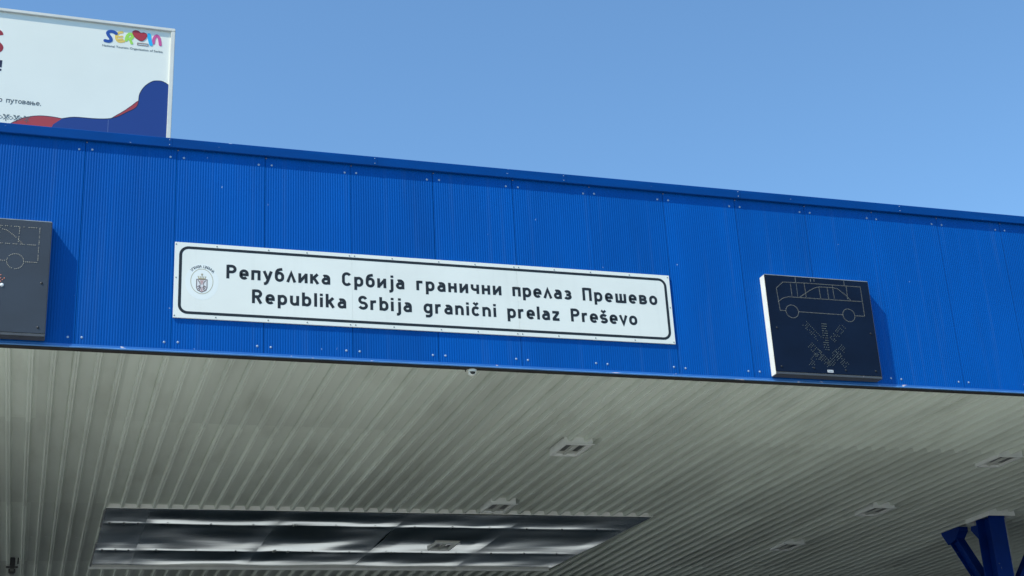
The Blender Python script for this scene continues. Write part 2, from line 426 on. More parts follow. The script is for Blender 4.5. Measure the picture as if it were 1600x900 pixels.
G = {
 'o': (3.1, [O_()]), 'а': (2.85, A_LOW), 'a': (2.85, A_LOW), 'е': (3.05, E_LOW), 'e': (3.05, E_LOW),
 'р': (3.1, P_LOW), 'p': (3.1, P_LOW), 'б': (3.1, [O_(), [(0, 2.4), (0.02, 4.0), (0.25, 5.1), (0.8, 5.9), (1.6, 6.25), (2.9, 6.45)]]),
 'b': (3.1, [[(0, 0), (0, 7)], O_()]), 'u': (3.0, [[(0, 5), (0, b_ + 1.5)] + arc(1.5, b_ + 1.5, 1.5, 1.5, 180, 360, 12), [(3.0, 5), (3.0, 0)]]),
 'n': (3.0, N_LOW), 'l': (0, [[(0, 0), (0, 7)]]), 'i': (0, [[(0, 0), (0, 5)], dot(0)]), 'k': (3.0, [[(0, 0), (0, 7)]] + K_ARM),
 'r': (1.9, [[(0, 0), (0, 5)], [(0, x_ - 1.5)] + arc(1.5, x_ - 1.5, 1.5, 1.5, 180, 90, 8) + [(2.2, x_)]]),
 'j': (1.0, J_LOW), 'ј': (1.0, J_LOW), 'g': (3.1, [O_(), [(3.1, 5), (3.1, -0.2)] + arc(1.7, -0.2, 1.4, 1.35, 0, -90, 8) + [(0.3, -1.55)]]),
 'č': (2.8, C_LOW + [CARON]), 'š': (2.9, S_LOW + [CARON]), 'v': (2.9, [[(-0.25, 5), (1.45, 0.25), (3.15, 5)]]),
 'z': (2.7, [[(-0.45, x_), (3.15, x_)], [(2.7, x_ - 0.1), (0.0, b_ + 0.1)], [(-0.45, b_), (3.2, b_)]]),
 'п': (3.0, [[(0, 0), (0, 5)], [(3.0, 0), (3.0, 5)], [(0, x_), (3.0, x_)]]),
 'у': (3.0, [[(-0.2, 5), (1.75, 0.35)], [(3.25, 5), (1.55, 0.1), (1.1, -0.9), (0.5, -1.45), (-0.3, -1.5)]]),
 'л': (3.0, [[(-0.25, 0), (1.5, 4.75), (3.25, 0)]]), 'и': (3.1, [[(0, 0), (0, 5)], [(3.1, 0), (3.1, 5)], [(0.1, 0.75), (3.0, 4.25)]]),
 'к': (3.0, [[(0, 0), (0, 5)]] + K_ARM), 'г': (2.0, [[(0, 0), (0, 5)], [(0, x_), (2.5, x_)]]),
 'н': (3.0, [[(0, 0), (0, 5)], [(3.0, 0), (3.0, 5)], [(0, 2.6), (3.0, 2.6)]]),
 'ч': (2.9, [[(0, 5), (0, 3.5)] + arc(1.3, 3.5, 1.3, 1.3, 180, 270, 8) + [(2.9, 2.2)], [(2.9, 0), (2.9, 5)]]),
 'з': (2.8, [arc(1.35, x_ - 0.95, 1.3, 0.95, 150, -90, 14) + [(0.7, 2.52)], arc(1.35, b_ + 0.97, 1.5, 0.97, 90, -155, 14)]),
 'ш': (4.6, [[(0, 0), (0, 5)], [(2.3, 0), (2.3, 5)], [(4.6, 0), (4.6, 5)], [(0, b_), (4.6, b_)]]),
 'в': (2.9, [[(0, 0), (0, 5)], [(0, x_), (1.5, x_)] + arc(1.5, x_ - 0.93, 1.2, 0.93, 90, -90, 10) + [(0, x_ - 1.86)], [(0, b_ + 1.98), (1.6, b_ + 1.98)] + arc(1.6, b_ + 0.99, 1.35, 0.99, 90, -90, 10) + [(0, b_)]]),
 'т': (2.8, [[(1.4, 0), (1.4, 5)], [(-0.3, x_), (3.1, x_)]]),
 'њ': (5.0, [[(0, 0), (0, 5)], [(2.4, 0), (2.4, 5)], [(0, 2.6), (3.8, 2.6)] + arc(3.8, 1.6, 1.2, 1.02, 90, -90, 10) + [(2.4, b_)]]),
 'Р': (3.5, [[(0, 0), (0, 7)], BOWL]), 'P': (3.5, [[(0, 0), (0, 7)], BOWL]),
 'R': (3.6, [[(0, 0), (0, 7)], BOWL, [(1.6, c_ - 2.9), (3.6, -0.05)]]),
 'С': (3.4, [arc(1.7, c_ - 1.7, 1.7, 1.7, 30, 180, 12) + arc(1.7, b_ + 1.7, 1.7, 1.7, 180, 330, 12)]),
 'S': (3.4, [arc(1.7, c_ - 1.5, 1.6, 1.5, 22, 248, 14) + arc(1.7, b_ + 1.45, 1.75, 1.45, 68, -158, 14)]),
 'П': (3.6, [[(0, 0), (0, 7)], [(3.6, 0), (3.6, 7)], [(0, c_), (3.6, c_)]]),
 '.': (0, [[(0, 0), (0, 1.15)]]),
}
G['о'] = G['o']

def write_word(bm, text, x0, x1, base, cap, y0, thick=0.0012, stroke=SW, weight=None):
    """letters as thin raised strokes from x0 to x1 on the baseline; each stroke a hair prouder than the last"""
    u = cap / 7.0
    tot = sum(G[c][0] * u + stroke * u for c in text)
    gap = (x1 - x0 - tot) / max(1, len(text) - 1)
    x = x0
    for c in text:
        W, strokes = G[c]
        for k, s in enumerate(strokes):
            pts = [(x + (px + stroke / 2) * u, base + pz * u) for px, pz in s]
            closed = len(s) > 10 and abs(s[0][0] - s[-1][0]) < 1e-6 and abs(s[0][1] - s[-1][1]) < 1e-6
            w = (weight or stroke) * u * (0.82 if s is CARON else 1)
            ribbon(bm, pts, w, y0 - thick - 0.00025 * k, y0 + 0.0004, closed)
        x += W * u + stroke * u + gap

def font_text(name, text, size, m, parent, loc, align='CENTER', rot_y=0.0, squash=1.0):
    """small print with Blender's own font, turned into a mesh standing in the x-z plane"""
    cu = bpy.data.curves.new(name, 'FONT'); cu.body = text; cu.size = size; cu.align_x = align
    cu.extrude = 0.0006; cu.resolution_u = 2
    tmp = bpy.data.objects.new(name, cu); COL.objects.link(tmp)
    dg = bpy.context.evaluated_depsgraph_get(); dg.update()
    me = bpy.data.meshes.new_from_object(tmp.evaluated_get(dg))
    bpy.data.objects.remove(tmp); bpy.data.curves.remove(cu)
    me.transform(Matrix.Translation(loc) @ Matrix.Rotation(rot_y, 4, 'Y') @ Matrix.Diagonal((squash, 1, 1, 1)) @ Matrix.Rotation(math.pi / 2, 4, 'X'))
    me.materials.clear(); me.materials.append(m)
    return me

def mesh_obj(name, me, parent):
    o = bpy.data.objects.new(name, me); COL.objects.link(o); o.parent = parent; return o

def join_meshes(name, meshes, m, parent):
    bm = bmesh.new()
    for me in meshes: bm.from_mesh(me)
    for me in meshes: bpy.data.meshes.remove(me)
    return obj(name, bm, m, parent, smooth=None)

# ------------------------------------------------------------------ ground
bm = bmesh.new()
S = 900
vs = [bm.verts.new((x, y, 0)) for x, y in ((-S, -S), (S, -S), (S, S), (-S, S))]
bm.faces.new(vs)
g = obj('ground', bm, M['ground']); tag(g, kind='structure')
# unseen asphalt around the concrete apron, shaped to limit bounce light on the soffit
bm = bmesh.new(); box(bm, -12.5, 80, 1.3, 52.5, -0.02, 0.004)
tag(obj('bounce_asphalt', bm, M['asphalt']), kind='structure')
bm = bmesh.new(); box(bm, -90, 120, -90.0, -9.5, -0.02, 0.004)
tag(obj('bounce_asphalt', bm, M['asphalt_worn']), kind='structure')
bm = bmesh.new(); box(bm, 14.0, 120, -9.498, 1.297, -0.02, 0.004)  # added to cut the bounce on the right of the soffit
tag(obj('bounce_asphalt', bm, M['asphalt_worn']), kind='structure')

# ------------------------------------------------------------------ the canopy
X0, X1, YD = -14, 42, 51          # extent of the canopy
canopy = empty('border_canopy', (8.0, 0, ZO))
canopy.location = (0, 0, ZO)
tag(canopy, 'long flat border canopy with blue ribbed fascia and pale grey corrugated underside', 'canopy')

# fascia panels: one rolled sheet with fine vertical ribs
def panel_bm(bm=None, ox=0):
    bm = bm or bmesh.new()
    prof = [(0.0022, 0.020), (0.0022, 0.0015), (0.0045, -0.001)]
    n = 34; p0 = 0.010; pitch = (1.0 - 2 * p0) / n
    for i in range(n):
        x = p0 + i * pitch
        prof += [(x, -0.001), (x + pitch * 0.16, 0.0014), (x + pitch * 0.42, 0.0014), (x + pitch * 0.60, -0.001)]
    prof += [(0.9955, -0.001), (0.9978, 0.0015), (0.9978, 0.020)]
    prof = [(a + ox, b) for a, b in prof]
    za, zb = 0.030, 2.47
    A = [bm.verts.new((x, y, za)) for x, y in prof]
    B = [bm.verts.new((x, y, zb)) for x, y in prof]
    for i in range(len(prof) - 1):
        bm.faces.new((A[i], A[i + 1], B[i + 1], B[i]))
    return bm
pan0 = obj('fascia_panel', panel_bm(), M['fascia'], canopy)
bm = bmesh.new(); domecap(bm, (0, 0, 0), (0, -1, 0), 0.0105, 0.55); cyl(bm, (0, 0, 0), (0, -1, 0), 0.0125, 0.002, 16)
scr0 = obj('screw', bm, M['screw'], pan0, smooth=None)
bm = bmesh.new(); domecap(bm, (0, 0, 0), (0, -1, 0), 0.008, 0.5, 10, 3)
riv0 = obj('rivet', bm, M['rivet'], pan0, smooth=None)
first_s = first_r = True
for i in range(-4, 18):
    if i == -4: p = pan0
    else:
        p = pan0.copy(); COL.objects.link(p); p.parent = canopy
    p.location = (i + random.uniform(-.003, .003), random.uniform(-.0012, .0012), 0)
    if -2 <= i <= 14:
        for sx in (0.076, 0.927):
            for sz in (2.333, 0.112):
                s = scr0 if first_s else scr0.copy()
                if not first_s: COL.objects.link(s)
                first_s = False
                s.parent = p
                s.location = (sx + random.uniform(-.006, .006), -0.0012, sz + random.uniform(-.006, .006))
        r = riv0 if first_r else riv0.copy()
        if not first_r: COL.objects.link(r)
        first_r = False
        r.parent = p; r.location = (0.012, -0.0012, 2.422)

# the same sheets run on to both sides
for a, b in ((X0, -4), (18, X1)):
    bm = bmesh.new()
    for i in range(a, b): panel_bm(bm, i)
    obj('fascia_wing', bm, M['fascia'], canopy)
bm = bmesh.new(); box(bm, X0, X1, 0.022, 0.10, 0.03, 2.44); obj('fascia_backing', bm, M['coping'], canopy)

# coping along the top
bm = bmesh.new()
prof = [(0.0, 2.437), (-0.040, 2.434), (-0.046, 2.440), (-0.046, 2.545), (-0.040, 2.552), (0.55, 2.50), (0.55, 2.44)]
A = [bm.verts.new((X0 - .02, y, z)) for y, z in prof]; B = [bm.verts.new((X1 + .02, y, z)) for y, z in prof]
n = len(prof)
for i in range(n): bm.faces.new((A[i], A[(i + 1) % n], B[(i + 1) % n], B[i]))
bm.faces.new(A); bm.faces.new(B)
jx = X0 + 0.6
while jx < X1 - 1:
    box(bm, jx, jx + 0.055, -0.0485, -0.046, 2.4405, 2.5445)
    jx += 2.38
coping = obj('coping', bm, M['coping'], canopy)
bm = bmesh.new()
spots = []
for jx in [X0 + 0.6 + 2.38 * i for i in range(27)]:
    for z in (2.462, 2.525):
        if -2 < jx < 15: spots.append((jx + 0.027, -0.0486, z))
domecap(bm, (0, 0, 0), (0, -1, 0), 0.006, 0.6, 8, 2)
scatter('coping_rivet', bm, M['screw'], coping, spots)

# bottom trim with a small lighter, chipped lip, dark J-trim behind it
bm = bmesh.new(); box(bm, X0, X1, -0.0055, 0.02, 0.008, 0.0335, bevel=0.002); obj('bottom_trim', bm, M['trim'], canopy)
bm = bmesh.new()
A = arc(-0.006, 0.0, 0.011, 0.009, 60, 300, 10)
for i in range(len(A)): pass
va = [bm.verts.new((X0, y, z)) for y, z in A]; vb = [bm.verts.new((X1, y, z)) for y, z in A]
for i in range(len(A) - 1): bm.faces.new((va[i], va[i + 1], vb[i + 1], vb[i]))
obj('trim_lip', bm, M['lip'], canopy, smooth=True)
bm = bmesh.new(); box(bm, X0, X1, 0.004, 0.082, -0.019, 0.0075); obj('soffit_trim', bm, M['dark_trim'], canopy)

# soffit: trapezoidal profile running front to back, in four lengths lapped over each other
PITCH = 0.2355; RX0 = 0.984
def soffit():
    bm = bmesh.new()
    laps = [0.082, 2.85, 7.34, 12.15, 17.0, 26.0, 35.0, YD]
    k0 = int((X0 - RX0) / PITCH) - 1; k1 = int((X1 - RX0) / PITCH) + 1
    rnd = random.Random(3)
    for li in range(len(laps) - 1):
        ya, yb = laps[li], laps[li + 1]
        za = 0.043 + 0.003 * (li % 2)
        prof = []
        for k in range(k0, k1 + 1):
            x = RX0 + k * PITCH
            sheet = (k % 4 == 0)
            d = rnd.uniform(-.002, .002)
            w = rnd.uniform(-.002, .002)
            if sheet:      # side lap: a second thin fold beside the rib
                prof += [(x - 0.047, 0.0), (x - 0.047, -0.006)]
            prof += [(x - 0.036 + w, 0.0 + d), (x - 0.022 + w, -0.060), (x - 0.006 + w, -0.060), (x - 0.002 + w, -0.052), (x + 0.004 + w, -0.052), (x + 0.008 + w, -0.060), (x + 0.022 + w, -0.060), (x + 0.036 + w, 0.0 + d)]
        ny = 5 if li < 4 else 2
        rows = []
        for j in range(ny + 1):
            y = ya + (yb + 0.06 - ya) * j / ny
            rows.append([bm.verts.new((x, y, za + z + (rnd.uniform(-.0012, .0012) if 0 < j < ny else 0) + 0.007 * (1 - j / ny))) for x, z in prof])
        for j in range(ny):
            for i in range(len(prof) - 1):
                bm.faces.new((rows[j][i], rows[j][i + 1], rows[j + 1][i + 1], rows[j + 1][i]))
        # the turned-down edge of the next sheet's lap
        if li > 0:
            e = [bm.verts.new((v.co.x, v.co.y, v.co.z + 0.009)) for v in rows[0]]
            for i in range(len(prof) - 1):
                bm.faces.new((rows[0][i], e[i], e[i + 1], rows[0][i + 1]))
    return bm
sof = obj('soffit', soffit(), M['soffit'], canopy, smooth=None)
# screw rows of the soffit near the laps, one small raised dimple per flat
bm = bmesh.new(); spots = []
rnd = random.Random(11)
for y in (9.76, 12.25):
    for k in range(-6, 66):
        if 0.6 < RX0 + k * PITCH < 9.6 and y < 12.1: continue
        if rnd.random() < 0.25: continue
        if len(spots) < 95: spots.append((RX0 + (k + 0.5) * PITCH + rnd.uniform(-.03, .03), y + rnd.uniform(-.05, .05), 0.042))
domecap(bm, (0, 0, 0), (0, 0, -1), 0.022, 0.4, 10, 2)
scatter('soffit_screw', bm, M['white'], sof, spots)
bm = bmesh.new(); box(bm, X0, X1, 0.12, YD, 0.10, 2.43); obj('roof', bm, [M['roof']], canopy)

# ------------------------------------------------------------------ ground-standing column with braces
def column(x, y):
    root = empty('steel_column', (x, y, 0))
    tag(root, 'dark blue steel column with slanting braces holding up the corrugated canopy underside', 'column')
    H = ZO
    def hsec(bm, w, d, tf, tw, z0, z1):
        box(bm, -w / 2, w / 2, -d / 2, -d / 2 + tf, z0, z1)
        box(bm, -w / 2, w / 2, d / 2 - tf, d / 2, z0, z1)
        box(bm, -tw / 2, tw / 2, -d / 2 + tf, d / 2 - tf, z0, z1)
    bm = bmesh.new(); hsec(bm, 0.34, 0.40, 0.026, 0.018, 0.03, H - 0.03); obj('shaft', bm, M['col_blue'], root)
    bm = bmesh.new(); box(bm, 0.152, 0.1715, -0.2045, -0.2005, 0.04, H - 0.09); obj('flange_edge', bm, M['col_edge'], root)
    bm = bmesh.new(); box(bm, -0.3, 0.3, -0.33, 0.33, 0, 0.03, bevel=0.004); obj('base_plate', bm, M['col_blue'], root)
    # white flashing collar where the shaft meets the soffit
    bm = bmesh.new()
    for a in ((-0.27, 0.27, -0.36, -0.33), (-0.27, 0.27, 0.33, 0.36), (-0.27, -0.24, -0.33, 0.33), (0.24, 0.27, -0.33, 0.33)):
        box(bm, *a, H - 0.085, H + 0.045)
    obj('collar', bm, M['white'], root)
    # haunch plate on the rear flange
    bm = bmesh.new()
    pts = [(0.2, -0.12), (0.50, -0.10), (0.52, -0.17), (0.40, -0.30), (0.28, -0.42), (0.2, -0.62)]
    A = [bm.verts.new((-0.07, a, H + b)) for a, b in pts]; B = [bm.verts.new((0.07, a, H + b)) for a, b in pts]
    bm.faces.new(A); bm.faces.new(B[::-1])
    for i in range(len(pts)): bm.faces.new((A[i], A[(i + 1) % len(pts)], B[(i + 1) % len(pts)], B[i]))
    obj('haunch_plate', bm, M['col_blue'], root)
    for s, turn in ((1, 0.0), (1, -math.pi / 2)):
        bm = bmesh.new()
        p0 = Vector((0, s * 0.19, H - 1.55)); p1 = Vector((0, s * 1.12, H - 0.20))
        d = (p1 - p0).normalized(); nrm = Vector((0, -d.z, d.y)) if s > 0 else Vector((0, d.z, -d.y))
        hw, hd = 0.085, 0.11
        for (a0, a1, b0, b1) in ((-hw, hw, -hd, -hd + 0.016), (-hw, hw, hd - 0.016, hd), (-0.007, 0.007, -hd + 0.016, hd - 0.016)):
            q = []
            for P in (p0, p1):
                q += [bm.verts.new(P + Vector((a, 0, 0)) + nrm * b) for a, b in ((a0, b0), (a1, b0), (a1, b1), (a0, b1))]
            for f in ((0, 1, 2, 3), (7, 6, 5, 4), (0, 4, 5, 1), (1, 5, 6, 2), (2, 6, 7, 3), (3, 7, 4, 0)):
                bm.faces.new([q[i] for i in f])
        br = obj('brace', bm, M['col_blue'], root); br.rotation_euler.z = turn
        bm = bmesh.new()
        pts = [(0.84, -0.03), (1.40, -0.03), (1.40, -0.07), (1.24, -0.29), (1.00, -0.24), (0.84, -0.10)]
        A = [bm.verts.new((-0.10, s * a, H + b)) for a, b in pts]; B = [bm.verts.new((0.10, s * a, H + b)) for a, b in pts]
        bm.faces.new(A); bm.faces.new(B[::-1])
        for i in range(len(pts)): bm.faces.new((A[i], A[(i + 1) % len(pts)], B[(i + 1) % len(pts)], B[i]))
        obj('brace_head', bm, M['col_blue'], br)
    return root
column(16.12, 6.85)

# ------------------------------------------------------------------ stainless lining sheets under the soffit
def lining():
    root = empty('steel_lining', (5.2, 9.7, ZO)); root.location = (0, 0, ZO)
    tag(root, 'rectangular lining of dented shiny steel sheets under the grey corrugated soffit', 'metal lining')
    edges = [0.745, 1.41, 3.48, 5.50, 7.50, 9.46]
    rows_y = [7.42, 8.43, 10.55, 11.97]
    rnd = random.Random(5)
    for i in range(5):
        xa, xb = edges[i], edges[i + 1]
        bm = bmesh.new(); nx, ny = 40, 110
        ph = [rnd.uniform(0, 6.28) for _ in range(8)]
        amp = (0.35, 1.2, 1.3, 1.1, 0.6)[i]
        grid = []
        for a in range(nx + 1):
            row = []
            for c in range(ny + 1):
                u, v = a / nx, c / ny
                y = 7.38 + (12.0 - 7.38) * v
                # the far end of the last sheet is cut on a slight skew
                x = xa + (xb - xa) * u + (0.0 if i < 4 else (0.27 * (1 - v)) * u)
                env = 0.45 + 0.55 * min(1, 7 * u) * min(1, 7 * (1 - u))
                z = 0
                for q in range(3):      # sag between the screw rows
                    if rows_y[q] <= y <= rows_y[q + 1]:
                        t = (y - rows_y[q]) / (rows_y[q + 1] - rows_y[q])
                        wob = 0.65 + 0.35 * math.sin(3.1 * u + ph[q]) + 0.25 * math.sin(7.3 * u + ph[q + 3])
                        z -= (0.034 if q == 1 else 0.017) * math.sin(math.pi * t) ** 2 * wob
                for q, yr in enumerate(rows_y[1:3]):      # dimples at the screws
                    for us in (0.17, 0.5, 0.83):
                        dd = ((u - us) * (xb - xa)) ** 2 / 0.10 + (y - yr) ** 2 / 0.015
                        z += 0.008 * math.exp(-dd)
                z += 0.004 * math.sin(2.4 * y + ph[1] + 0.8 * math.sin(4 * u + ph[4])) * math.sin(2.6 * u + ph[2])
                z += 0.0022 * math.sin(6.1 * y + ph[3] + 2.4 * u) * math.sin(5.2 * u + ph[5])
                row.append(bm.verts.new((x, y, -0.024 + z * amp * env - 0.0015 * (i % 2))))
            grid.append(row)
        for a in range(nx):
            for c in range(ny):
                bm.faces.new((grid[a][c], grid[a][c + 1], grid[a + 1][c + 1], grid[a + 1][c]))
        o = obj('lining_sheet', bm, M['steel'], root, smooth=True)
        bm = bmesh.new()
        for yr in rows_y[1:3]:
            for us in (0.17, 0.5, 0.83):
                domecap(bm, (xa + (xb - xa) * us, yr, -0.023 - 0.0015 * (i % 2)), (0, 0, -1), 0.02, 0.5, 10, 2)
        obj('sheet_screws', bm, M['bolt'], o, smooth=None)
    bm = bmesh.new(); box(bm, 0.745, 9.74, 7.352, 7.366, -0.020, 0.049)
    obj('front_closure', bm, M['bright_white'], root)
    bm = bmesh.new(); box(bm, 0.70, 9.47, 12.004, 12.02, -0.066, -0.018); obj('rear_strip', bm, M['white'], root)
    bm = bmesh.new(); box(bm, 0.715, 0.742, 7.5, 8.6, -0.045, -0.018); obj('side_strip', bm, M['bb_back'], root)
    bm = bmesh.new(); box(bm, 0.715, 0.742, 9.9, 11.9, -0.045, -0.018)
    obj('side_strip', bm, M['bb_back'], root)
lining()

# ------------------------------------------------------------------ ceiling lights
def ceiling_light(x, y, label, z=-0.025):
    root = empty('ceiling_light', (x, y, ZO + z))
    tag(root, label, 'ceiling light', 'square ceiling lights under the canopy')
    w, d = 0.205, 0.315
    bm = bmesh.new()
    t = 0.035
    for a in ((-w, w, -d, -d + t), (-w, w, d - t, d), (-w, -w + t, -d + t, d - t), (w - t, w, -d + t, d - t)):
        box(bm, *a, -0.034, 0.070)
    box(bm, -w - .022, w + .022, -d - .016, -d - .0005, -0.036, -0.024)
    obj('frame', bm, M['white'], root)
    bm = bmesh.new(); box(bm, -w + t, w - t, -d + t, d - t, -0.003, 0.006); obj('reflector', bm, M['fitting'], root)
    bm = bmesh.new(); box(bm, -0.025, 0.025, -d + t, d - t, -0.022, -0.0032, bevel=0.004); obj('gear_tray', bm, M['fitting'], root)
    for sx in (-1, 1):  # shade inside the two compartments, painted as dark pieces
        bm = bmesh.new(); box(bm, sx * 0.098 - 0.036, sx * 0.098 + 0.036, -d + t + 0.03, d - t - 0.17, -0.010, -0.0032, bevel=0.002)
        obj('slot_shade', bm, M['slot'], root)
    return root
for x, y, lab in ((6.76, 3.22, 'white ceiling light nearest below the name board, in the brightly lit front of the soffit'),
                  (6.80, 6.79, 'white ceiling light directly at the front edge of the shiny steel lining'),
                  (6.68, 9.73, 'ceiling light set into the shiny steel lining sheets'),
                  (13.69, 3.12, 'white ceiling light at the right end, nearest in front of the blue column'),
                  (13.56, 6.53, 'ceiling light on the corrugated soffit, middle of the right row'),
                  (13.46, 9.57, 'ceiling light deepest in the dark soffit, last of the right row')):
    ceiling_light(x, y, lab, -0.025 if 'set into' not in lab else -0.045)

# ------------------------------------------------------------------ cameras
def dome_camera(x, y):
    root = empty('security_camera', (x, y, ZO))
    tag(root, 'small white dome camera with dark lens bubble just under the blue fascia edge', 'camera')
    bm = bmesh.new(); cyl(bm, (0, 0, -0.048), (0, 0, 1), 0.058, 0.0285, 24); bmesh.ops.bevel(bm, geom=[e for e in bm.edges if abs(e.verts[0].co.z - e.verts[1].co.z) < 1e-6 and e.verts[0].co.z < -0.04], offset=0.006, segments=2, affect='EDGES')
    obj('housing', bm, M['cam_white'], root)
    bm = bmesh.new(); domecap(bm, (0, 0, -0.0485), (0, 0, -1), 0.046, 0.95, 20, 6); obj('lower_shell', bm, M['cam_white'], root, smooth=True)
    bm = bmesh.new(); domecap(bm, (0, -0.012, -0.0492), (0, -0.25, -0.95), 0.0385, 0.95, 20, 6); obj('lens_dome', bm, M['dome'], root, smooth=True)
    bm = bmesh.new(); box(bm, -0.079, -0.070, -0.005, 0.005, -0.042, -0.0195); obj('cable_clip', bm, M['cam_black'], root)
dome_camera(4.406, 0.075)

def bullet_camera(x, y):
    root = empty('security_camera', (x, y, ZO))
    tag(root, 'black camera on a short stem hanging from the soffit left of the steel lining', 'camera')
    bm = bmesh.new(); box(bm, -0.045, 0.045, -0.045, 0.045, -0.14, 0.010, bevel=0.012); obj('stem', bm, M['cam_black'], root)
    bm = bmesh.new(); box(bm, -0.105, 0.095, -0.03, 0.03, -0.168, -0.1405, bevel=0.006); obj('cross_bar', bm, M['cam_black'], root)
    bm = bmesh.new(); box(bm, -0.06, 0.055, -0.08, 0.10, -0.265, -0.169, bevel=0.02); h = obj('housing', bm, M['cam_black'], root)
    bm = bmesh.new(); box(bm, -0.033, 0.03, -0.084, -0.0795, -0.243, -0.193); obj('lens', bm, M['lens'], h)
    bm = bmesh.new(); cyl(bm, (0.09, 0, -0.10), (0, 0, 1), 0.012, 0.11, 8); obj('cable', bm, M['cam_black'], root)
bullet_camera(-0.59, 11.4)

# ------------------------------------------------------------------ name board
def name_board():
    TILT = 0.0023
    root = empty('name_board', (1.0, -0.012, ZO), (0, -TILT, 0))
    tag(root, 'long white name board with black border and two lines of black lettering', 'sign')
    X = lambda x: x - 1.0
    yf = -0.010                  # front face, local
    parts = [(1.009, 2.9995), (3.0005, 4.9895), (4.9905, 6.972)]
    for a, b in parts:
        bm = bmesh.new(); box(bm, X(a), X(b), yf, 0.008, 0.390, 1.283, bevel=0.0012)
        obj('board', bm, M['board'], root)
    # rounded black border
    def rr(x0, x1, z0, z1, r, n=8):
        return (arc(x1 - r, z1 - r, r, r, 90, 0, n) + arc(x1 - r, z0 + r, r, r, 0, -90, n) + arc(x0 + r, z0 + r, r, r, 270, 180, n) + arc(x0 + r, z1 - r, r, r, 180, 90, n))
    o_ = rr(X(1.058), X(6.926), 0.437, 1.239, 0.105); i_ = rr(X(1.090), X(6.894), 0.469, 1.207, 0.073)
    bm = bmesh.new()
    ya, yb = yf - 0.0012, yf + 0.0004
    V = [[bm.verts.new((x, y, z)) for x, z in P] for P, y in ((o_, ya), (i_, ya), (o_, yb), (i_, yb))]
    n = len(o_)
    for i in range(n):
        j = (i + 1) % n
        bm.faces.new((V[0][i], V[0][j], V[1][j], V[1][i])); bm.faces.new((V[0][i], V[2][i], V[2][j], V[0][j])); bm.faces.new((V[1][i], V[1][j], V[3][j], V[3][i]))
    obj('border', bm, M['black'], root)
    cap = 0.163
    for w, a, b in (('Република', 1.58, 2.743), ('Србија', 2.885, 3.608), ('гранични', 3.757, 4.784), ('прелаз', 4.927, 5.665), ('Прешево', 5.813, 6.780)):
        bm = bmesh.new(); write_word(bm, w, X(a), X(b), 0.884, cap, yf, weight=1.42); obj('lettering', bm, M['black'], root, smooth=None)
    for w, a, b in (('Republika', 1.866, 2.923), ('Srbija', 3.067, 3.689), ('granični', 3.835, 4.705), ('prelaz', 4.849, 5.495), ('Preševo', 5.644, 6.491)):
        bm = bmesh.new(); write_word(bm, w, X(a), X(b), 0.607, cap, yf, weight=1.42); obj('lettering', bm, M['black'], root, smooth=None)
    # rivets along the margins
    bm = bmesh.new(); spots = [(1.030, 0.86), (6.948, 0.86)]
    for x in (1.023, 1.469, 2.044, 2.481, 2.972, 3.031, 3.476, 4.034, 4.477, 4.960, 5.019, 5.470, 5.936, 6.444, 6.950):
        for z in (1.257, 0.414):
            spots.append((x, z))
    domecap(bm, (0, 0, 0), (0, -1, 0), 0.0085, 0.6, 10, 3)
    scatter('rivet', bm, M['rivet_dark'], root, [(X(x), yf, z) for x, z in spots])
    # emblem
    cx, cz = X(1.311), 0.829
    bm = bmesh.new(); prism_y(bm, arc(cx, cz - 0.005, 0.182, 0.212, 0, 352, 44), yf - 0.0006, yf + 0.0003)
    em = obj('emblem', bm, M['disc'], root)
    bm = bmesh.new(); ribbon(bm, arc(cx, cz, 0.121, 0.147, 0, 352.5, 47), 0.0075, yf - 0.0012, yf, True); obj('ring', bm, M['gold'], em)
    y1 = yf - 0.0012
    sh = [(-0.057, 0.022), (0.057, 0.022), (0.057, -0.075), (0.045, -0.105), (0.0, -0.128), (-0.045, -0.105), (-0.057, -0.075)]
    bm = bmesh.new(); prism_y(bm, [(cx + a, cz + b) for a, b in sh][::-1], y1, yf); s = obj('shield', bm, M['crest_white'], em)
    bm = bmesh.new(); ribbon(bm, [(cx + a, cz + b) for a, b in sh], 0.009, y1 - 0.0004, yf, True)
    # two facing birds' wings and bodies as dark strokes left and right of the middle
    for q in (-1, 1):
        for st in ([(0.042, 0.010), (0.022, -0.012), (0.016, -0.040)], [(0.018, -0.048), (0.026, -0.075), (0.040, -0.095)], [(0.048, -0.07), (0.030, -0.055), (0.016, -0.050)], [(0.030, -0.112), (0.018, -0.09), (0.012, -0.065)]):
            ribbon(bm, [(cx + q * a, cz + b) for a, b in st], 0.009, y1 - 0.0008, yf)
    obj('shield_lines', bm, M['crest_dark'], em)
    bm = bmesh.new(); prism_y(bm, [(cx + a, cz + b) for a, b in ((-0.022, 0.012), (0.0, -0.05), (0.022, 0.012))], y1 - 0.0003, yf); prism_y(bm, [(cx + a, cz + b) for a, b in ((-0.013, -0.118), (0.013, -0.118), (0.0, -0.055))], y1 - 0.0003, yf)
    obj('shield_field', bm, M['crest_red'], em)
    bm = bmesh.new()
    ribbon(bm, [(cx - 0.036, cz + 0.030), (cx + 0.036, cz + 0.030)], 0.012, y1 - 0.001, yf)
    for a in (-0.034, -0.017, 0.0, 0.017, 0.034):
        ribbon(bm, [(cx + a, cz + 0.03), (cx + a * 1.25, cz + 0.062)], 0.008, y1 - 0.0006, yf)
    ribbon(bm, [(cx, cz + 0.05), (cx, cz + 0.094)], 0.008, y1 - 0.0013, yf)
    ribbon(bm, [(cx - 0.012, cz + 0.082), (cx + 0.012, cz + 0.082)], 0.006, y1 - 0.0016, yf)
    obj('crown', bm, M['crown_gold'], em)
    ms = []
    word = 'УПРАВА ЦАРИНА'
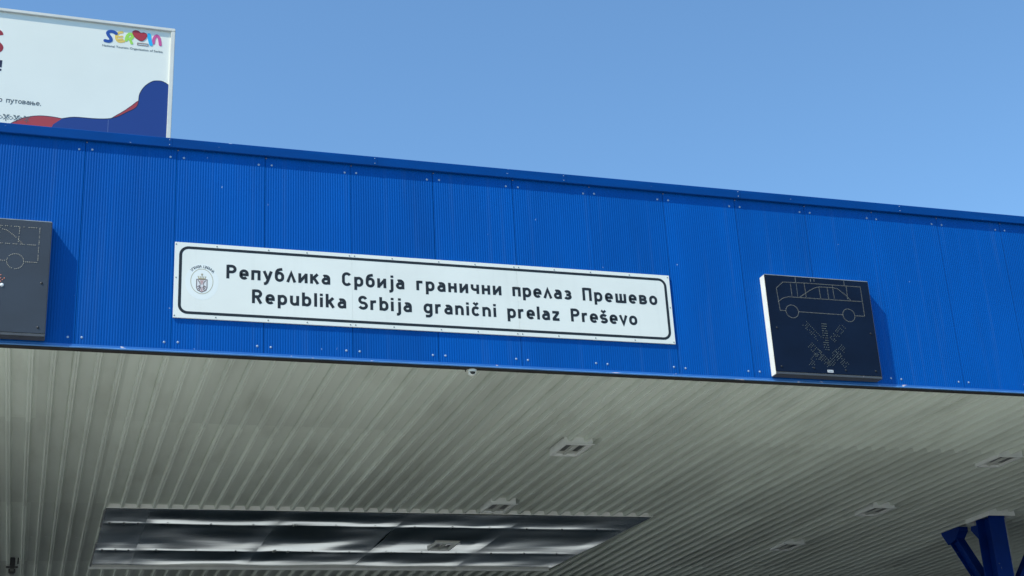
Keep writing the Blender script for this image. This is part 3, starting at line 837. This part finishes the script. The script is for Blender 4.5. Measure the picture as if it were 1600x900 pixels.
    for i, ch in enumerate(word):
        if ch == ' ': continue
        a = math.radians(133 - (133 - 44) * i / (len(word) - 1))
        px, pz = cx + 0.150 * math.cos(a), cz - 0.004 + 0.166 * math.sin(a)
        ms.append(font_text('ch', ch, 0.044, M['print_black'], None, (px, yf - 0.0012, pz), rot_y=math.pi / 2 - a))
    join_meshes('emblem_lettering', ms, M['print_black'], em)
name_board()

# ------------------------------------------------------------------ lane signals
def lamps(bm, pts, step, r, y, jitter=0.0, rnd=random):
    """round lamp lenses along a polyline"""
    acc = 0.0
    for (a, b) in zip(pts[:-1], pts[1:]):
        L = math.dist(a, b)
        if L == 0: continue
        t = acc
        while t < L:
            x = a[0] + (b[0] - a[0]) * t / L; z = a[1] + (b[1] - a[1]) * t / L
            if jitter == 0 or rnd.random() > jitter:
                vs = [bm.verts.new((x + r * math.cos(k * math.pi / 3), y, z + r * math.sin(k * math.pi / 3))) for k in range(6)]
                top = bm.verts.new((x, y - r * 0.6, z))
                for k in range(6): bm.faces.new((vs[k], vs[(k + 1) % 6], top))
            t += step
        acc = t - L
def band(bm, a, b, w, y, rows, step, r, jitter, rnd):
    A, B = Vector(a), Vector(b); d = (B - A).normalized(); nn = Vector((-d.y, d.x))
    for k in range(rows):
        o = nn * (w * (k / (rows - 1) - 0.5))
        lamps(bm, [tuple(A + o), tuple(B + o)], step, r, y - 0.0003 * k, jitter, rnd)

BUS = [[(8.482, 1.273), (8.793, 1.281), (9.590, 1.281), (9.590, 0.882), (9.452, 0.880)],
       [(9.275, 0.882), (8.655, 0.885)],
       [(8.470, 0.889), (8.394, 0.889), (8.379, 1.188), (8.482, 1.273)],
       [(8.386, 1.008), (8.453, 1.055), (8.533, 1.079), (9.163, 1.078), (9.583, 1.080)],
       [(8.699, 1.087), (8.845, 1.182), (8.920, 1.222), (8.990, 1.242), (9.189, 1.245), (9.255, 1.233), (9.356, 1.156), (9.420, 1.088)],
       [(8.586, 1.270), (8.586, 1.088)], [(8.782, 1.268), (8.786, 1.090)], [(8.987, 1.230), (8.992, 1.088)],
       [(9.105, 1.238), (9.106, 1.088)], [(9.184, 1.272), (9.189, 1.088)], [(9.385, 1.276), (9.380, 1.094)]]
def lane_signal(dx, label, face, lightened, mast=True):
    ox, oz = 8.97 + dx, 0.70
    root = empty('lane_signal', (ox, 0, ZO + oz))
    tag(root, label, 'lane signal', 'square lane signals on the blue fascia')
    x0, x1, z0, z1 = -0.740, 0.738, -0.648, 0.664
    D = -0.130
    def L(pts): return [(x - 8.97, z - oz) for x, z in pts]
    bm = bmesh.new(); box(bm, x0, x1, D + 0.012, -0.003, z0 + 0.002, z1, bevel=0.004); obj('casing', bm, M['signal_case'], root)
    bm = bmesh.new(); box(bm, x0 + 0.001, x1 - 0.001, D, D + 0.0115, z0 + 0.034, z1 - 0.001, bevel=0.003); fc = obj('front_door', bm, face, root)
    bm = bmesh.new(); box(bm, x0 + 0.001, x1 - 0.001, D - 0.004, D + 0.0115, z0 - 0.001, z0 + 0.028, bevel=0.003)
    box(bm, x0 + 0.002, x1 - 0.002, D + 0.012, -0.004, z0 - 0.003, z0 + 0.0015)
    box(bm, x1 + 0.0005, x1 + 0.003, D, -0.004, z0, z1 - 0.002)
    obj('casing_lip', bm, M['signal_case_dark'], root)
    bm = bmesh.new(); box(bm, x0 + 0.004, x1 - 0.004, D - 0.0015, D + 0.003, z1 - 0.006, z1 + 0.003); obj('top_edge', bm, M['col_edge'], root)
    rnd = random.Random(int(dx * 10) + 91)
    y = D - 0.0008
    jit = 0.16 if lightened else 0.0
    bm = bmesh.new()
    for s in BUS: lamps(bm, L(s), 0.0185, 0.0068, y, jit + (0.12 if len(s) == 2 and s[0][0] == s[1][0] else 0), rnd)
    for cx, cz, rx, rz in ((8.561, 0.884, 0.088, 0.086), (9.363, 0.881, 0.086, 0.086)):
        lamps(bm, L(arc(cx, cz, rx, rz, 0, 360, 28)), 0.0185, 0.0068, y, jit, rnd)
    obj('bus_lamps', bm, M['led_off'], fc, smooth=None)
    bm = bmesh.new()
    for a, b in (((8.715, 0.733), (8.900, 0.530)), ((9.256, 0.727), (9.071, 0.529)), ((8.891, 0.372), (8.713, 0.182)), ((9.082, 0.385), (9.240, 0.187))):
        (a, b) = L([a, b]); band(bm, a, b, 0.075, y, 4, 0.026, 0.0062, 0.4 if not lightened else 0.2, rnd)
    obj('cross_lamps', bm, M['led_red'] if lightened else M['led_dim'], fc, smooth=None)
    bm = bmesh.new()
    (a, b) = L([(8.985, 0.742), (8.977, 0.375)]); band(bm, a, b, 0.06, y - 0.0012, 5, 0.031, 0.0066, 0.2, rnd)
    for a, b in (((8.752, 0.450), (8.990, 0.195)), ((9.224, 0.444), (8.975, 0.195))):
        (a, b) = L([a, b]); band(bm, a, b, 0.08, y - 0.0012, 4, 0.026, 0.0064, 0.3, rnd)
    obj('arrow_lamps', bm, M['led_dim'], fc, smooth=None)
    for bx, bz in ((8.317, 0.656), (9.641, 0.651), (8.315, 0.152), (9.634, 0.152), (8.764, 0.152), (9.206, 0.142)):
        (q,) = L([(bx, bz)])
        bm = bmesh.new(); domecap(bm, (q[0], D, q[1]), (0, -1, 0), 0.014, 0.7, 12, 3); obj('bolt', bm, M['bolt'], fc, smooth=None)
    bm = bmesh.new(); (q, q2) = L([(8.946, 0.104), (9.026, 0.136)])
    box(bm, q[0], q2[0], D - 0.0015, D + 0.001, q[1], q2[1]); lb = obj('maker_label', bm, M['label'], fc)
    bm = bmesh.new()
    for k in range(5):
        xx = q[0] + 0.008 + k * 0.0135
        box(bm, xx, xx + 0.009, D - 0.0022, D - 0.001, q[1] + 0.009, q2[1] - (0.009 if k % 2 else 0.006))
    obj('label_print', bm, M['rivet_dark'], lb)
    if lightened:
        bm = bmesh.new(); (q,) = L([(9.246, 0.606)]); domecap(bm, (q[0], D, q[1]), (0, -1, 0), 0.020, 0.6, 12, 3)
        obj('bare_lens', bm, M['label'], fc, smooth=None)
    # streaks that dirt has left under the top edge
    if not lightened:
        bm = bmesh.new()
        for sx, za, zb, w in ((8.664, 1.352, 1.282, 0.008), (9.360, 1.350, 1.285, 0.007), (8.668, 1.268, 1.092, 0.005), (8.88, 1.345, 1.305, 0.010), (8.93, 1.345, 1.31, 0.008)):
            (a, b) = L([(sx, za), (sx - 0.002, zb)]); ribbon(bm, [a, b], w, D - 0.001, D + 0.0005)
        obj('dirt_streaks', bm, M['led_off'], fc)
    return root
lane_signal(0.0, 'dark lane signal with unlit bus outline, right of the long white name board', M['signal_face'], False)
lane_signal(-10.012, 'faded grey lane signal with red lamp remnants, left of the name board', M['signal_face_sheen'], True)

# ------------------------------------------------------------------ billboard on the roof
def billboard():
    YB = 1.5
    root = empty('billboard', (1.0, YB, ZO + 2.43), (0, 0.008, 0))
    tag(root, 'white tourism billboard with navy and red waves on the canopy roof', 'billboard')
    def T(pts): return [(x - 1.0, z - 2.43 - 0.008 * (1.0 - x)) for x, z in pts]
    xL, xR, zb, zt = -5.2, -0.012, 0.42, 2.475
    bm = bmesh.new(); box(bm, xL, xR, 0.0, 0.02, zb, zt - 0.02); pn = obj('panel', bm, M['bb_print'], root)
    bm = bmesh.new()
    box(bm, xL, 0.032, -0.03, 0.05, zt - 0.044, zt, bevel=0.006)
    box(bm, -0.022, 0.032, -0.03, 0.05, zb, zt - 0.0445, bevel=0.006)
    box(bm, xL - 0.054, xL, -0.03, 0.05, zb, zt, bevel=0.006)
    obj('frame', bm, M['bb_frame'], root)
    bm = bmesh.new(); box(bm, xL, -0.022, -0.028, 0.045, zb - 0.04, zb - 0.001); obj('bottom_rail', bm, M['bb_frame'], root)
    for x in (-4.8, -3.2, -1.6, -0.3):
        bm = bmesh.new(); box(bm, x - 0.04, x + 0.04, 0.055, 0.135, 0, zt - 0.1, bevel=0.004)
        A = Vector((x, 0.14, 1.6)); B = Vector((x, 1.3, 0.0))
        cyl(bm, A, (B - A), 0.03, (B - A).length, 10)
        obj('post', bm, M['bb_back'], root)
    y = -0.0006
    # waves
    top = [(1.06, 4.02), (0.99, 4.075), (0.954, 4.104), (0.90, 4.130), (0.847, 4.133), (0.79, 4.122), (0.743, 4.091), (0.695, 4.045), (0.662, 3.996), (0.638, 3.945), (0.624, 3.894), (0.618, 3.796), (0.605, 3.745), (0.570, 3.700), (0.489, 3.645), (0.420, 3.595), (0.348, 3.554), (0.247, 3.524), (0.085, 3.510), (-0.138, 3.505), (-0.277, 3.470)]
    tp = smooth_curve(T(top), sub=4); tp = [p for p in tp if p[0] <= xR]
    bot = [(tp[-1][0] - 0.10, T([(-0.39, 3.38)])[0][1]), (tp[-1][0] - 0.30, zb + 0.001), (xR, zb + 0.001)]
    navy = [(xR, tp[0][1])] + tp + bot
    bm = bmesh.new(); prism_y(bm, navy[::-1], y - 0.001, 0.0002); obj('navy_wave', bm, M['p_navy'], pn)
    bm = bmesh.new(); ribbon(bm, tp, 0.009, y - 0.0018, 0.0002); obj('wave_outline', bm, M['p_outline'], pn)
    r1 = smooth_curve(T([(-0.95, 3.26), (-0.86, 3.345), (-0.799, 3.386), (-0.714, 3.437), (-0.557, 3.478), (-0.398, 3.482), (-0.277, 3.470), (-0.21, 3.47)]), sub=5)
    bm = bmesh.new(); prism_y(bm, (r1 + [(r1[-1][0] - 0.3, zb + 0.001), (r1[0][0], zb + 0.001)])[::-1], y - 0.0004, 0.0002)
    obj('red_wave', bm, M['p_red'], pn)
    bm = bmesh.new()
    r2 = smooth_curve(T([(0.30, 3.535), (0.36, 3.585), (0.447, 3.655), (0.547, 3.750), (0.622, 3.825), (0.68, 3.83)]), sub=5)
    prism_y(bm, (r2 + T([(0.68, 3.6), (0.40, 3.5)]))[::-1], y - 0.0005, 0.0002)
    obj('red_wave', bm, M['p_red'], pn)
    bm = bmesh.new(); ribbon(bm, r1, 0.008, y - 0.0008, 0.0002); obj('wave_outline', bm, M['p_outline'], pn)
    bm = bmesh.new(); ribbon(bm, r2[:-6], 0.007, y - 0.0008, 0.0002); obj('wave_outline', bm, M['p_outline'], pn)
    bm = bmesh.new(); a, b = T([(0.269, 3.515), (0.273, 3.0)]); ribbon(bm, [a, b], 0.006, y - 0.0022, 0.0002); obj('print_seam', bm, M['print_seam'], pn)
    # thin lettering: the end of a line that runs out of the frame
    bm = bmesh.new()
    a, b = T([(-0.943, 3.618), (-0.537, 3.618)])
    u = 0.072
    write_word(bm, 'путовање.', a[0], b[0], a[1], u, y, 0.0008, 1.0)
    c0 = T([(-1.030, 3.620)])[0]; write_word(bm, 'о', c0[0], c0[0] + 0.045, c0[1], u, y, 0.0008, 1.0)
    obj('lettering', bm, M['p_grey'], pn, smooth=None)
    # end of the big red headline and of the navy line under it
    bm = bmesh.new()
    P = T([(-1.29, 4.57), (-1.19, 4.62), (-1.092, 4.585), (-1.072, 4.545)]); ribbon(bm, smooth_curve(P, sub=6), 0.06, y - 0.001, 0.0002)
    P = T([(-1.30, 4.455), (-1.17, 4.452), (-1.095, 4.42), (-1.061, 4.375), (-1.087, 4.325), (-1.17, 4.29), (-1.30, 4.30)]); ribbon(bm, smooth_curve(P, sub=6), 0.06, y - 0.0014, 0.0002)
    obj('headline', bm, M['p_dkred'], pn, smooth=None)
    bm = bmesh.new(); a, b = T([(-1.045, 4.195), (-1.045, 4.095)]); ribbon(bm, [a, b], 0.032, y - 0.001, 0.0002)
    a, b = T([(-1.046, 4.075), (-1.046, 4.045)]); ribbon(bm, [a, b], 0.032, y - 0.001, 0.0002)
    obj('exclamation_mark', bm, M['p_outline'], pn)
    # folk ornament band along the lower edge
    bm = bmesh.new()
    for k in range(-4, 3):
        cx, cz = T([(-0.993 + 0.120 * k, 3.414)])[0]
        w = 0.008; k2 = 0.0002 * (k % 2)
        ribbon(bm, [(cx - 0.030, cz), (cx, cz + 0.022), (cx + 0.030, cz), (cx, cz - 0.022)], w * 0.7, y - 0.0008 - k2, 0.0002, True)
        ribbon(bm, [(cx + 0.036, cz - 0.026), (cx + 0.094, cz + 0.030)], w, y - 0.0012, 0.0002)
        ribbon(bm, [(cx + 0.036, cz + 0.030), (cx + 0.094, cz - 0.026)], w, y - 0.0016, 0.0002)
        ribbon(bm, [(cx + 0.028, cz + 0.040), (cx + 0.050, cz + 0.038), (cx + 0.058, cz + 0.022)], w, y - 0.0020, 0.0002)
        ribbon(bm, [(cx + 0.104, cz + 0.040), (cx + 0.080, cz + 0.038), (cx + 0.072, cz + 0.022)], w, y - 0.0020, 0.0002)
        ribbon(bm, [(cx + 0.065, cz - 0.045), (cx + 0.065, cz - 0.015)], w, y - 0.0024, 0.0002)
    obj('folk_ornament', bm, M['p_grey'], pn)
    # logo of soft coloured letters
    def blob(name, pts, w, mm, k, closed=False):
        bm = bmesh.new()
        q = smooth_curve(T(pts), sub=6)
        ribbon(bm, q, w, y - 0.0006 - 0.0006 * k, 0.0002)
        for i, e in enumerate((q[0], q[-1])): prism_y(bm, arc(e[0], e[1], w / 2, w / 2, 0, -340, 16), y - 0.0007 - 0.0006 * k - 0.0001 * i, 0.0002)
        return obj(name, bm, mm, pn, smooth=None)
    blob('logo_letter', [(0.300, 4.752), (0.268, 4.772), (0.227, 4.774), (0.197, 4.752), (0.208, 4.715), (0.234, 4.680), (0.240, 4.645), (0.214, 4.628), (0.170, 4.632)], 0.042, M['l_navy'], 4)
    blob('logo_letter', [(0.372, 4.780), (0.335, 4.768), (0.304, 4.725), (0.312, 4.668), (0.345, 4.640), (0.400, 4.652)], 0.034, M['l_yellow'], 1)
    blob('logo_letter', [(0.312, 4.705), (0.376, 4.718)], 0.026, M['l_yellow'], 2)
    blob('logo_letter', [(0.325, 4.665), (0.378, 4.680)], 0.026, M['l_yellow'], 3)
    blob('logo_letter', [(0.428, 4.672), (0.436, 4.725), (0.462, 4.765), (0.496, 4.762), (0.500, 4.722), (0.470, 4.696), (0.440, 4.700)], 0.040, M['l_green'], 2)
    blob('logo_letter', [(0.474, 4.690), (0.497, 4.635)], 0.034, M['l_green'], 3)
    bm = bmesh.new()
    heart = smooth_curve(T([(0.500, 4.795), (0.530, 4.826), (0.570, 4.823), (0.602, 4.800), (0.640, 4.807), (0.676, 4.790), (0.680, 4.758), (0.654, 4.712), (0.617, 4.684), (0.570, 4.702), (0.524, 4.740)]), True, 6)
    prism_y(bm, heart[::-1], y - 0.004, 0.0002); obj('logo_heart', bm, M['l_red'], pn)
    bm = bmesh.new(); ribbon(bm, heart, 0.007, y - 0.0045, 0.0002, True); obj('heart_outline', bm, M['p_dkred'], pn)
    blob('logo_letter', [(0.706, 4.786), (0.716, 4.726), (0.736, 4.650)], 0.046, M['l_cyan'], 5)
    blob('logo_letter', [(0.764, 4.672), (0.772, 4.742), (0.801, 4.785), (0.834, 4.752), (0.852, 4.658)], 0.038, M['l_pink'], 4)
    bm = bmesh.new(); ribbon(bm, T([(0.568, 4.650), (0.700, 4.650), (0.700, 4.622), (0.568, 4.622)]), 0.006, y - 0.0042, 0.0002, True); obj('logo_bar', bm, M['l_brown'], pn)
    c = T([(0.512, 4.545)])[0]
    me = font_text('small', 'National Tourism Organisation of Serbia', 0.043, M['p_grey'], None, (c[0], y - 0.001, c[1]))
    xs = [v.co.x for v in me.vertices]
    k = 0.745 / (max(xs) - min(xs))
    me.transform(Matrix.Translation((c[0], 0, 0)) @ Matrix.Diagonal((k, 1, 1, 1)) @ Matrix.Translation((-c[0], 0, 0)))
    join_meshes('logo_caption', [me], M['p_grey'], pn)
billboard()
